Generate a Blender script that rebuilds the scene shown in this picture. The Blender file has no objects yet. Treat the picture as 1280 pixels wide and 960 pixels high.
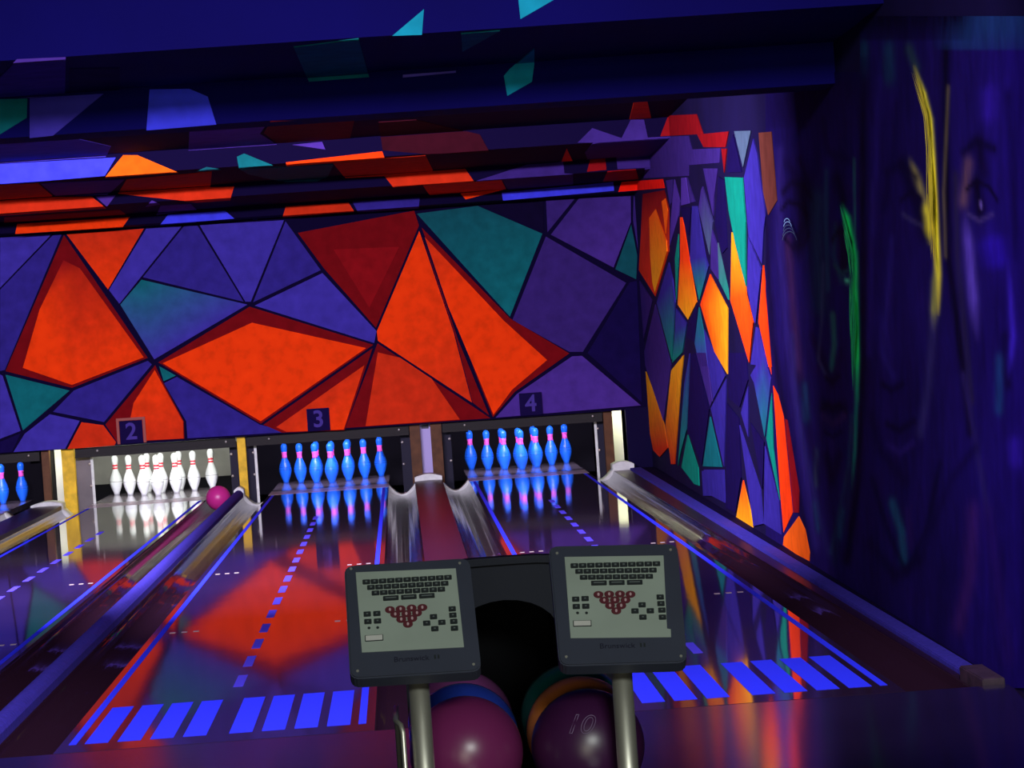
import bpy, bmesh, math, random
from mathutils import Vector, Matrix, noise
random.seed(7)
S = bpy.context.scene
COL = S.collection

# ------------------------------------------------------------------ camera
F_PX = 3799.34
CAM = Vector((0.69904, -10.10123, 1.2881))
YAW, PIT, ROL = 0.03662, 0.01688, -0.06876
FW = Vector((math.sin(YAW)*math.cos(PIT), math.cos(YAW)*math.cos(PIT), -math.sin(PIT)))
RT = Vector((math.cos(YAW), -math.sin(YAW), 0))
UP = RT.cross(FW)
cR, sR = math.cos(ROL), math.sin(ROL)
cam_d = bpy.data.cameras.new('camera'); cam_o = bpy.data.objects.new('camera', cam_d); COL.objects.link(cam_o)
cam_d.sensor_width = 36; cam_d.lens = F_PX/1280*36; cam_d.clip_start = .1; cam_d.clip_end = 100
ax = RT*cR + UP*sR; ay = RT*(-sR) + UP*cR; az = -FW
M = Matrix((ax, ay, az)).transposed().to_4x4(); M.translation = CAM
cam_o.matrix_world = M
S.camera = cam_o

# ------------------------------------------------------------------ world, light, exposure
S.view_settings.view_transform = 'Standard'; S.view_settings.look = 'None'
S.view_settings.exposure = 0.0; S.view_settings.gamma = 1.0
S.view_settings.use_curve_mapping = False
w = bpy.data.worlds.new('dim_room'); S.world = w; w.use_nodes = True
w.node_tree.nodes['Background'].inputs[0].default_value = (.10, .09, .35, 1)
w.node_tree.nodes['Background'].inputs[1].default_value = .02
UV = (.80, .66, 1.0)
def area(name, loc, aim, sx, sy, power, col, spread=math.pi):
    d = bpy.data.lights.new(name, 'AREA'); d.shape = 'RECTANGLE'; d.size = sx; d.size_y = sy
    d.energy = power; d.color = col; d.spread = spread
    o = bpy.data.objects.new(name, d); COL.objects.link(o)
    o.location = loc
    o.rotation_euler = (Vector(aim)-Vector(loc)).to_track_quat('-Z', 'Y').to_euler()
    return o
# black-light battens under the ceiling: two behind the hanging beam, one over the approach
area('blacklight_batten_lanes', (-1.5, 5.2, 2.775), (-.5, 17.4, .5), 4.4, .05, 640, UV)
area('blacklight_batten_far', (-1.1, 6.6, 2.775), (-.5, 17.4, .3), 4.6, .05, 440, UV)
area('blacklight_batten_approach', (.5, -1.6, 2.75), (.3, 2.2, 0), 2.8, .2, 120, UV, 2.2)
# fill lights added unseen behind the viewer for keypads, balls and chrome posts
area('viewer_side_fill_light', (2.0, -10.6, 2.7), (.9, -4.4, .6), 1.8, .9, 330, (.93, 1.0, .93))
area('low_warm_fill_light', (.2, -12.85, .95), (.9, -4.4, .7), 2.4, 1.3, 80, (1.0, .97, .74))  # warm panel added low down so the chrome posts have something to reflect

# ------------------------------------------------------------------ pixel -> place
def ray(u, v):
    a, b = u-640, v-480
    return FW + RT*((cR*a+sR*b)/F_PX) - UP*((-sR*a+cR*b)/F_PX)
def on_plane(u, v, p0, n):
    d = ray(u, v); n = Vector(n)
    return CAM + d*((Vector(p0)-CAM).dot(n)/d.dot(n))
def at_y(u, v, y): return on_plane(u, v, (0, y, 0), (0, 1, 0))
def at_z(u, v, z): return on_plane(u, v, (0, 0, z), (0, 0, 1))

# ------------------------------------------------------------------ materials
def lin(c): return tuple(((x/255)/12.92 if x/255 <= .04045 else ((x/255+.055)/1.055)**2.4) for x in c)
def mat(name, col, rough=.5, metal=0., spec=.5, bump=None, mottle=0., coat=0., attr=False, mscale=6., trans=0.):
    m = bpy.data.materials.new(name); m.use_nodes = True
    nt = m.node_tree; b = nt.nodes['Principled BSDF']
    b.inputs['Roughness'].default_value = rough; b.inputs['Metallic'].default_value = metal
    b.inputs['Specular IOR Level'].default_value = spec; b.inputs['Coat Weight'].default_value = coat
    b.inputs['Coat Roughness'].default_value = .04
    tc = nt.nodes.new('ShaderNodeTexCoord')
    src = None
    if attr:
        a = nt.nodes.new('ShaderNodeAttribute'); a.attribute_name = 'Col'; src = a.outputs['Color']
    if mottle:
        nz = nt.nodes.new('ShaderNodeTexNoise'); nz.inputs['Scale'].default_value = mscale; nz.inputs['Detail'].default_value = 5
        nt.links.new(tc.outputs['Object'], nz.inputs['Vector'])
        mr = nt.nodes.new('ShaderNodeMapRange'); mr.inputs['From Min'].default_value = .3; mr.inputs['From Max'].default_value = .7
        mr.inputs['To Min'].default_value = 1-mottle; mr.inputs['To Max'].default_value = 1+mottle
        nt.links.new(nz.outputs['Fac'], mr.inputs['Value'])
        mx = nt.nodes.new('ShaderNodeVectorMath'); mx.operation = 'SCALE'
        if src: nt.links.new(src, mx.inputs[0])
        else: mx.inputs[0].default_value = col[:3]
        nt.links.new(mr.outputs['Result'], mx.inputs['Scale'])
        src = mx.outputs['Vector']
    if src: nt.links.new(src, b.inputs['Base Color'])
    else: b.inputs['Base Color'].default_value = (*col[:3], 1)
    if bump:
        sc, stretch, strength, dist = bump
        mp = nt.nodes.new('ShaderNodeMapping'); mp.inputs['Scale'].default_value = stretch
        nt.links.new(tc.outputs['Object'], mp.inputs['Vector'])
        n2 = nt.nodes.new('ShaderNodeTexNoise'); n2.inputs['Scale'].default_value = sc; n2.inputs['Detail'].default_value = 3
        nt.links.new(mp.outputs['Vector'], n2.inputs['Vector'])
        bp = nt.nodes.new('ShaderNodeBump'); bp.inputs['Strength'].default_value = strength; bp.inputs['Distance'].default_value = dist
        nt.links.new(n2.outputs['Fac'], bp.inputs['Height']); nt.links.new(bp.outputs['Normal'], b.inputs['Normal'])
    return m
MT = {}
MT['mural'] = mat('mural_paint', (1, 1, 1), .8, spec=.05, attr=True, mottle=.16, mscale=9)
MT['board'] = mat('dark_mural_board', lin((13, 6, 42)), .85, spec=.05)
MT['ceil'] = mat('navy_ceiling_paint', lin((5, 2, 76)), .85, spec=.1, mottle=.1, mscale=2)
MT['trunk'] = mat('dark_trunk_paint', lin((15, 9, 50)), .85, spec=.1, mottle=.25, mscale=1.5)
MT['darkwall'] = mat('dark_blue_wall', lin((14, 8, 48)), .85, spec=.1)
MT['approach'] = mat('dark_polished_approach', (.018, .012, .036), .12, spec=.36, bump=(3, (1, .3, 1), .02, .01), mottle=.2, mscale=.8)
MT['lane'] = mat('oiled_dark_lane', (.03, .016, .034), .05, spec=.3, bump=(2.6, (1, .3, 1), .055, .01), mottle=.15, mscale=.7)
MT['deck'] = mat('pale_deck_joint', (.62, .56, .55), .25)
MT['deckwood'] = mat('lit_pin_deck', (.17, .15, .17), .1, mottle=.2, mscale=4)  # lighter than the lane: brightness of the lit deck put into its colour
MT['marker'] = mat('pale_lane_marker', (.55, .5, .42), .3)
MT['glow'] = mat('blacklight_blue_tape', lin((50, 62, 255)), .7, spec=.1)  # blacklight glow of the tape put into a saturated base colour
MT['dash'] = mat('blacklight_violet_dash', lin((84, 74, 225)), .7, spec=.1)  # glow under blacklight likewise carried by the base colour
MT['gutter'] = mat('dark_glossy_gutter', (.016, .006, .012), .09, spec=.45, bump=(12, (1, .3, 1), .2, .012))
MT['cap'] = mat('maroon_division_board', (.022, .009, .026), .3, spec=.05, bump=(12, (1, .05, 1), .1, .005))
MT['rail'] = mat('blue_violet_felt', lin((54, 48, 146)), .85, spec=.2, mottle=.25, mscale=40)
MT['wood_dark'] = mat('dark_worn_wood', (.05, .028, .04), .5, mottle=.4, mscale=20)
MT['lip'] = mat('pale_green_gutter_end', (.74, .84, .68), .4, mottle=.15, mscale=15)
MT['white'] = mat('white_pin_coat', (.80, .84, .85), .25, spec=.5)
MT['red'] = mat('red_pin_stripe', (.75, .03, .06), .3)
MT['bluepin'] = mat('blacklight_glow_pin_colour', lin((34, 122, 255)), .3, spec=.4)  # white pin coat with its blue blacklight glow put into the base colour
MT['pinkband'] = mat('blacklight_glow_stripe_colour', lin((255, 100, 205)), .4)  # red stripe with its pink blacklight glow put into the colour
MT['darkblue'] = mat('dark_blue_scuff', lin((14, 50, 140)), .4)
MT['yellow'] = mat('yellow_varnished_wood', (.88, .60, .03), .6, spec=.2, mottle=.25, mscale=12)
MT['brown'] = mat('brown_varnished_wood', (.11, .05, .016), .6, spec=.2, mottle=.25, mscale=14)
MT['black'] = mat('black_rubber', (.004, .004, .006), .8, spec=.1)
MT['grey'] = mat('grey_curtain_cloth', (.19, .19, .17), .9, mottle=.15, mscale=5)
MT['offwhite'] = mat('offwhite_board', (.80, .82, .66), .7)
MT['lavender'] = mat('pale_lavender_board', (.5, .46, .75), .7)
MT['steel'] = mat('brushed_grey_steel', (.028, .029, .024), .6, spec=.1)
MT['chrome'] = mat('satin_chrome', (.72, .70, .60), .42, metal=.85)
MT['housing'] = mat('slate_plastic', (.034, .039, .062), .45, mottle=.08, mscale=8)
MT['hood'] = mat('dark_slate_plastic', (.011, .013, .026), .6, spec=.2)
MT['face'] = mat('grey_green_membrane', (.28, .33, .29), .5, mottle=.06, mscale=10)
MT['key'] = mat('black_key', (.012, .016, .018), .5)
MT['legend'] = mat('pale_legend', (.10, .12, .12), .6)
MT['pinkey'] = mat('dark_red_key', (.09, .012, .02), .5)
MT['pinlegend'] = mat('pink_white_legend', (.45, .32, .34), .6)
MT['print'] = mat('dark_navy_print', (.006, .006, .02), .5)
MT['card'] = mat('pale_card', (.5, .49, .47), .6)
MT['signboard'] = mat('navy_sign_board', lin((20, 9, 60)), .9, spec=.1)
MT['digit'] = mat('dull_violet_digit', lin((72, 58, 140)), .9, spec=.1)
MT['signframe'] = mat('brown_orange_frame', lin((150, 62, 38)), .6)
for nm, c, r in (('b_magenta', (.17, .018, .10), .32), ('b_blue', (.02, .05, .42), .2), ('b_mauve', (.22, .05, .20), .25),
                 ('b_plum', (.045, .008, .05), .34), ('b_orange', (.95, .27, .05), .3), ('b_teal', (.01, .17, .15), .25), ('b_pink', (.62, .03, .25), .35)):
    MT[nm] = mat(nm.replace('b_', 'urethane_'), c, r, coat=.0)
MT['ballprint'] = mat('lilac_ball_engraving', (.2, .13, .26), .5)

# ------------------------------------------------------------------ mesh helpers
def link(o, parent=None):
    COL.objects.link(o)
    if parent: o.parent = parent
    return o
def obj(name, verts, faces, m, parent=None, smooth=False, bevel=0):
    me = bpy.data.meshes.new(name); me.from_pydata([tuple(v) for v in verts], [], faces)
    bm = bmesh.new(); bm.from_mesh(me)
    bmesh.ops.remove_doubles(bm, verts=bm.verts, dist=1e-6)
    bmesh.ops.recalc_face_normals(bm, faces=bm.faces)
    if bevel: bmesh.ops.bevel(bm, geom=list(bm.edges), offset=bevel, segments=2, affect='EDGES', clamp_overlap=True)
    bm.to_mesh(me); bm.free()
    if smooth:
        for p in me.polygons: p.use_smooth = True
    me.materials.append(MT[m] if isinstance(m, str) else m)
    return link(bpy.data.objects.new(name, me), parent)
def boxvf(x0, x1, y0, y1, z0, z1):
    v = [(x, y, z) for x in (x0, x1) for y in (y0, y1) for z in (z0, z1)]
    return v, [(0, 1, 3, 2), (4, 6, 7, 5), (0, 4, 5, 1), (2, 3, 7, 6), (0, 2, 6, 4), (1, 5, 7, 3)]
def box(name, x0, x1, y0, y1, z0, z1, m, parent=None, bevel=0):
    v, f = boxvf(x0, x1, y0, y1, z0, z1); return obj(name, v, f, m, parent, bevel=bevel)
def prism(name, prof, y0, y1, m, parent=None, smooth=False):
    """profile of (x,z) swept along y, closed solid"""
    n = len(prof)
    v = [(x, y0, z) for x, z in prof]+[(x, y1, z) for x, z in prof]
    f = [(i, (i+1) % n, n+(i+1) % n, n+i) for i in range(n)]+[tuple(range(n)), tuple(range(2*n-1, n-1, -1))]
    return obj(name, v, f, m, parent, smooth)
def lathe(name, prof, m, parent=None, seg=24):
    v, f = [], []
    for r, z in prof:
        for k in range(seg):
            a = 2*math.pi*k/seg; v.append((r*math.cos(a), r*math.sin(a), z))
    for i in range(len(prof)-1):
        for k in range(seg):
            a, b = i*seg+k, i*seg+(k+1) % seg
            f.append((a, b, b+seg, a+seg))
    return obj(name, v, f, m, parent, smooth=True)
def tube(name, pts, r, m, parent=None, seg=14):
    pts = [Vector(p) for p in pts]; v, f = [], []
    for i, p in enumerate(pts):
        d = (pts[min(i+1, len(pts)-1)]-pts[max(i-1, 0)]).normalized()
        a = d.orthogonal().normalized() if i == 0 else (a0 - d*a0.dot(d)).normalized()
        a0 = a; b = d.cross(a)
        for k in range(seg):
            t = 2*math.pi*k/seg; v.append(p+a*(r*math.cos(t))+b*(r*math.sin(t)))
    for i in range(len(pts)-1):
        for k in range(seg):
            q, s = i*seg+k, i*seg+(k+1) % seg
            f.append((q, s, s+seg, q+seg))
    f += [tuple(range(seg)), tuple(range((len(pts)-1)*seg, len(pts)*seg))]
    return obj(name, v, f, m, parent, smooth=True)
def sphere(name, loc, r, m, parent=None):
    me = bpy.data.meshes.new(name); bm = bmesh.new()
    bmesh.ops.create_uvsphere(bm, u_segments=48, v_segments=28, radius=r); bm.to_mesh(me); bm.free()
    for p in me.polygons: p.use_smooth = True
    me.materials.append(MT[m]); o = link(bpy.data.objects.new(name, me), parent); o.location = loc
    return o
def empty(name, loc=(0, 0, 0)):
    o = bpy.data.objects.new(name, None); o.empty_display_size = .1; o.location = loc; return link(o)
def tag(o, label, cat, group=None):
    o['label'] = label; o['category'] = cat
    if group: o['group'] = group
    return o
def struct(o, label=None):
    o['kind'] = 'structure'
    if label: o['label'] = label
    return o
def text_mesh(body, size, extrude=.0, shear=0., bold=0., outline=None):
    c = bpy.data.curves.new('lettering', 'FONT'); c.body = body; c.size = size; c.align_x = 'CENTER'; c.align_y = 'CENTER'
    c.extrude = extrude; c.shear = shear; c.offset = bold
    if outline: c.fill_mode = 'NONE'; c.bevel_depth = outline; c.bevel_resolution = 0
    t = bpy.data.objects.new('lettering', c); COL.objects.link(t)
    dg = bpy.context.evaluated_depsgraph_get()
    me = bpy.data.meshes.new_from_object(t.evaluated_get(dg))
    bpy.data.objects.remove(t); bpy.data.curves.remove(c)
    return me

# ------------------------------------------------------------------ layout
LW = 1.0668; HW = LW/2; GW = .235
LANES = {1: -3.4305, 2: -1.62, 3: 0.0, 4: 1.7818}
Y_MASK = 17.45
ROOM_L, Y_BACK, Y_FRONT = -4.35, 20.4, -13.0
def wall_x(y): return 2.66+.0158*y

# ------------------------------------------------------------------ floor and walls
fl = box('floor', ROOM_L, 2.9, Y_FRONT, -.012, -.2, 0, 'approach'); struct(fl, 'dark polished approach floor before the lanes')
box('foul_line_seam', ROOM_L, 2.66, -.012, 0.0, -.2, -.004, 'black', fl)
ub = box('floor_under_lanes', ROOM_L, 3.3, 0.0, Y_BACK, -.24, -.2, 'black'); struct(ub)
wr_v = []
for y in (Y_FRONT, Y_MASK+.6):
    for x in (wall_x(y), wall_x(y)+.15):
        for z in (-.2, 3.9): wr_v.append((x, y, z))
wall_right = struct(obj('wall_right', wr_v, boxvf(0, 1, 0, 1, 0, 1)[1], 'trunk'),
                    'long right wall painted with facets and tree faces')
struct(box('wall_left', ROOM_L-.15, ROOM_L, Y_FRONT, Y_BACK, -.2, 3.9, 'darkwall'))
struct(box('wall_front', ROOM_L, 3.0, Y_FRONT-.15, Y_FRONT, -.2, 3.9, 'darkwall'))
struct(box('wall_pit', ROOM_L, 3.3, Y_BACK, Y_BACK+.15, -.2, 2.6, 'black'))
wall_back = struct(box('wall_back', ROOM_L, 2.97, Y_MASK, Y_MASK+.05, .515, 2.53, 'board'), 'faceted orange and violet mural panel over the pin pits')

# stepped ceiling: bands in the unrolled picture give risers and soffits, each one standing at its own distance
HZ = 416.0
def yd(u, v): return v + .0688*(u-640)          # height above the horizon with the picture's tilt taken out
DEP = [None]
def dist_y(d): return d-10.10
d0 = Y_MASK+10.10
bands = []                                       # (kind, top, bottom, y or z)
dzJ = (HZ-253)*d0/F_PX; dI = dzJ*F_PX/(HZ-250)
dzH = (HZ-236)*dI/F_PX; dG = dzH*F_PX/(HZ-223)
dzF = (HZ-207)*dG/F_PX; dE = dzF*F_PX/(HZ-186)
dzD = (HZ-160)*dE/F_PX
dC = 13.4; dzC = (HZ-132)*dC/F_PX              # the hanging beam stands well forward of the steps
dzB = (HZ-80)*dC/F_PX; dA = dzB*F_PX/(HZ-36)
dzT = 1.58
zc = lambda dz: 1.2881+dz
bands = [('z', 250, 253, zc(dzJ)), ('y', 236, 250, dist_y(dI)), ('z', 223, 236, zc(dzH)), ('y', 207, 223, dist_y(dG)),
         ('z', 186, 207, zc(dzF)), ('y', 160, 186, dist_y(dE)), ('z', 132, 160, zc(dzD)), ('y', 80, 132, dist_y(dC)),
         ('z', 36, 80, zc(dzB)), ('y', -400, 36, dist_y(dA))]
prof = [(Y_MASK, zc(dzJ)), (dist_y(dI), zc(dzJ)), (dist_y(dI), zc(dzH)), (dist_y(dG), zc(dzH)), (dist_y(dG), zc(dzF)),
        (dist_y(dE), zc(dzF)), (dist_y(dE), zc(dzD)), (dist_y(dC)+.35, zc(dzD)), (dist_y(dC)+.35, zc(dzC)), (dist_y(dC), zc(dzC)), (dist_y(dC), zc(dzB)), (dist_y(dA), zc(dzB)),
        (dist_y(dA), zc(dzT)), (Y_FRONT, zc(dzT)), (Y_FRONT, 3.3), (Y_MASK, 3.3)]
n = len(prof); cv = [(ROOM_L, y, z) for y, z in prof]+[(3.1, y, z) for y, z in prof]
cf = [(i, (i+1) % n, n+(i+1) % n, n+i) for i in range(n)]+[tuple(range(n)), tuple(range(2*n-1, n-1, -1))]
ceiling = struct(obj('ceiling', cv, cf, 'ceil'), 'dark blue ceiling stepping down towards the pin pits')
ceiling.data.materials.append(MT['board'])
for p in ceiling.data.polygons:
    if p.center.y > dist_y(dC)+.2 and len(p.vertices) == 4: p.material_index = 1

# ------------------------------------------------------------------ mural panels
PAL = dict(O=(255, 66, 8), OB=(255, 104, 14), Y=(255, 176, 22), RO=(214, 52, 18), R=(120, 10, 16), RM=(140, 14, 20), RD=(86, 14, 26),  # mural paints hold their blacklight glow in the colour itself
           P=(64, 54, 156), PB=(64, 70, 226), PD=(50, 41, 130), V=(76, 50, 138), VD=(57, 38, 110), VL=(104, 84, 176),
           T=(14, 112, 108), TD=(16, 86, 88), TB=(20, 150, 160), G=(8, 140, 106), N=(20, 10, 64), ND=(14, 6, 40), RX=(52, 8, 20), RB=(255, 30, 8), BR=(104, 54, 40), GR=(74, 96, 110))
def tr(crop, pts):
    ox, oy, s = crop; return [(ox+x/s, oy+y/s) for x, y in pts]
cnt = [0]
def shrink(pts, px):
    cx = sum(p[0] for p in pts)/len(pts); cy = sum(p[1] for p in pts)/len(pts); out = []
    for x, y in pts:
        l = math.hypot(x-cx, y-cy) or 1; out.append((x-(x-cx)/l*px, y-(y-cy)/l*px))
    return out
def panel(name, P, px, nrm, base, col, parent, grad=None, level=0, m='mural'):
    """thin painted piece standing proud of its wall: front polygon, rim, closed back"""
    cnt[0] += 1
    t = base*(1+level)+base*.05*(cnt[0] % 9)
    n = len(P); nv = Vector(nrm)
    v = [p+nv*t for p in P]+[p-nv*.002 for p in P]
    f = [tuple(range(n))]+[(i, n+i, n+(i+1) % n, (i+1) % n) for i in range(n)]
    me = bpy.data.meshes.new(name); me.from_pydata([tuple(q) for q in v], [], f)
    bm = bmesh.new(); bm.from_mesh(me)
    bmesh.ops.triangulate(bm, faces=[fc for fc in bm.faces if len(fc.verts) > 4], ngon_method='EAR_CLIP')
    bmesh.ops.recalc_face_normals(bm, faces=bm.faces)
    bm.faces.ensure_lookup_table()
    big = max(bm.faces, key=lambda q: abs(q.normal.dot(nv))*q.calc_area())
    if big.normal.dot(nv) < 0:
        bmesh.ops.reverse_faces(bm, faces=bm.faces)
    bm.to_mesh(me); bm.free()
    at = me.color_attributes.new('Col', 'FLOAT_COLOR', 'POINT')
    c1 = lin(PAL[col])
    for i in range(len(me.vertices)):
        c = c1
        if grad:
            c2, a, b = lin(PAL[grad[0]]), grad[1], grad[2]
            q = px[i % n]; dx, dy = b[0]-a[0], b[1]-a[1]
            k = max(0, min(1, ((q[0]-a[0])*dx+(q[1]-a[1])*dy)/(dx*dx+dy*dy)))
            c = tuple(c1[j]*(1-k)+c2[j]*k for j in range(3))
        at.data[i].color = (*c, 1)
    me.materials.append(MT[m])
    return link(bpy.data.objects.new(name, me), parent)
def clip(pts, g):
    out = []
    for i in range(len(pts)):
        a, b = pts[i], pts[(i+1) % len(pts)]; ga, gb = g(a), g(b)
        if ga >= 0: out.append(a)
        if (ga >= 0) != (gb >= 0):
            lo, hi = (a, b)
            for _ in range(30):
                m_ = ((lo[0]+hi[0])/2, (lo[1]+hi[1])/2)
                if (g(m_) >= 0) == (ga >= 0): lo = m_
                else: hi = m_
            out.append(lo)
    return out
NW = Vector((-1, .0158, 0)).normalized()
def on_wall(u, v): return on_plane(u, v, (wall_x(0), 0, 0), NW)
def mask(pts, col, grad=None, level=0, sh=.35):
    px = shrink([(u, v-5 if yd(u, v) < 266 else v) for u, v in pts], sh)
    panel('painted_panel', [at_y(u, v, Y_MASK) for u, v in px], px, (0, -1, 0), .006, col, wall_back, grad, level)
def wallp(pts, col, grad=None, level=0, sh=.5, name='painted_panel'):
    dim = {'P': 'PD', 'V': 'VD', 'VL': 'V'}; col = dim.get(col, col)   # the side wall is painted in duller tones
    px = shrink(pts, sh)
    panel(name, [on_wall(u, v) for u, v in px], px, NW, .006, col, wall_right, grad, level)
def ceil(pts, col, grad=None, level=0):
    px = shrink(pts, .3)
    for kind, t, b, val in bands:
        q = clip(clip(px, lambda p: yd(*p)-t), lambda p: b-yd(*p))
        if len(q) < 3: continue
        pl = (lambda u, v: at_y(u, v, val)) if kind == 'y' else (lambda u, v: at_z(u, v, val))
        def g(p):
            P = pl(*p); return wall_x(P.y)-P.x-.004
        inn = clip(q, g); out = clip(q, lambda p: -g(p))
        def area2(a): return abs(sum(a[i][0]*a[(i+1) % len(a)][1]-a[(i+1) % len(a)][0]*a[i][1] for i in range(len(a))))
        if len(inn) >= 3 and area2(inn) > 8:
            panel('painted_panel', [pl(*p) for p in inn], inn, (0, -1, 0) if kind == 'y' else (0, 0, -1), .004, col, ceiling, grad, level)
        if len(out) >= 3 and area2(out) > 8:
            panel('painted_panel', [on_wall(*p) for p in out], out, NW, .004, col, wall_right, grad, level)
cA = (0, 260, 2.998); cB = (400, 240, 2.998); ID = (0, 0, 1)
for args in [
    (cA, [(0, 125), (195, 112), (0, 300)], 'P'),
    (cA, [(203, 112), (232, 112), (18, 608), (0, 612), (0, 306)], 'PD'),
    (cA, [(240, 115), (555, 562), (270, 675), (20, 612)], 'R'),
    (cA, [(238, 195), (300, 225), (540, 560), (270, 664), (85, 600), (148, 380)], 'O', ('RM', (90, 370), (80, 325)), 1),
    (cA, [(248, 112), (540, 92), (405, 306)], 'RO', ('O', (133, 330), (137, 362))),
    (cA, [(548, 92), (682, 82), (447, 360), (408, 308)], 'P'),
    (cA, [(690, 82), (740, 80), (914, 352), (535, 260)], 'PD'),
    (cA, [(747, 78), (1065, 60), (940, 352), (920, 352)], 'P'),
    (cA, [(1070, 64), (1203, 233), (948, 354)], 'PD'),
    (cA, [(530, 268), (928, 362), (578, 568), (450, 362)], 'P', ('T', (195, 375), (178, 350))),
    (ID, [(403, 341), (471, 414), (468, 429), (318, 382)], 'P'),
    (ID, [(197.5, 453), (312, 383), (467, 431), (326, 530)], 'R'),
    (ID, [(315, 403), (458, 435), (326, 527), (203, 454)], 'O', None, 1),
    (ID, [(329, 531), (466, 435), (431, 538), (352, 541)], 'R'),
    (ID, [(345, 534), (456, 456), (430, 537), (358, 540)], 'RO', ('O', (400, 500), (430, 530)), 1),
    (cB, [(215, 566), (640, 848), (95, 885)], 'R'),
    (cB, [(216, 600), (300, 620), (420, 700), (525, 853), (170, 878)], 'RO', None, 1),
    (cB, [(372, 145), (212, 522), (216, 558), (570, 790), (500, 520)], 'O', ('RO', (500, 420), (590, 510))),
    (cB, [(384, 165), (505, 530), (572, 790), (634, 838), (520, 560)], 'R'),
    (cB, [(380, 132), (712, 472), (935, 605), (730, 750), (648, 845), (590, 700)], 'R'),
    (cB, [(392, 168), (560, 345), (690, 482), (852, 630), (720, 742), (650, 836), (590, 690), (480, 430)], 'O', ('RO', (560, 330), (530, 290)), 1),
    (ID, [(372, 291), (518, 268), (524, 282), (470, 410), (405, 336)], 'R'),
    (cB, [(50, 215), (298, 205), (185, 435)], 'RM', None, 1),
    (cB, [(362, 96), (590, 66), (834, 156), (712, 468)], 'TD', ('T', (560, 280), (635, 390))),
    (cB, [(605, 64), (838, 48), (838, 148)], 'ND'),
    (cB, [(846, 45), (955, 40), (852, 152)], 'VD'),
    (cB, [(970, 38), (1165, 30), (1166, 112), (1100, 284), (864, 160)], 'VD', ('V', (700, 250), (760, 320))),
    (cB, [(1166, 122), (1190, 240), (1185, 328), (1106, 290)], 'TD'),
    (cB, [(846, 166), (1148, 340), (985, 600), (935, 600), (720, 480)], 'VD'),
    (cB, [(1160, 338), (1188, 332), (1206, 788), (1002, 604)], 'N'),
    (cB, [(945, 615), (982, 613), (1203, 800), (657, 846), (737, 757)], 'V', None, 0, .3),
    (cB, [(1175, 30), (1196, 30), (1194, 228), (1172, 106)], 'VD'),
    (cA, [(20, 624), (262, 684), (86, 834)], 'T'),
    (cA, [(276, 684), (555, 572), (570, 586), (390, 803), (198, 764)], 'PD'),
    (cA, [(187, 772), (300, 797), (245, 903), (50, 915), (92, 846)], 'P'),
    (cA, [(305, 802), (388, 813), (436, 878), (430, 890), (252, 904)], 'RO'),
    (cA, [(582, 588), (610, 650), (690, 800), (692, 865), (440, 880), (394, 812)], 'R'),
    (cA, [(580, 606), (604, 650), (687, 800), (689, 864), (470, 876), (500, 730)], 'O', ('RO', (190, 470), (205, 540)), 1),
    (cA, [(596, 592), (660, 628), (613, 650)], 'T'),
    (cA, [(614, 656), (662, 632), (975, 812), (1080, 840), (702, 864), (697, 800)], 'PD'),
    (cA, [(0, 622), (10, 628), (78, 836), (0, 866)], 'P'),
    (cA, [(0, 876), (78, 844), (46, 914), (0, 918)], 'N'),
    # the mural goes on past the left edge of the picture
    (ID, [(-2, 304), (-2, 462), (-70, 440), (-90, 320)], 'PD'), (ID, [(-2, 468), (-2, 552), (-60, 560), (-74, 446)], 'P'),
    (ID, [(-95, 322), (-75, 440), (-65, 580), (-190, 470)], 'R'), (ID, [(-98, 345), (-82, 440), (-75, 560), (-178, 470)], 'O', None, 1),
]:
    a = list(args) + [None]*(5-len(args))
    mask(tr(a[0], a[1]), a[2], a[3], a[4] or 0, args[5] if len(args) > 5 else .35)
c1 = (0, 60, 4.); c2 = (180, 140, 6.); c3 = (340, 140, 6.); c4 = (520, 140, 6.); c5 = (690, 110, 6.); c8 = (340, 0, 3.368); cP = (0, 0, 2.998); cQ = (400, 0, 2.998)
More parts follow.
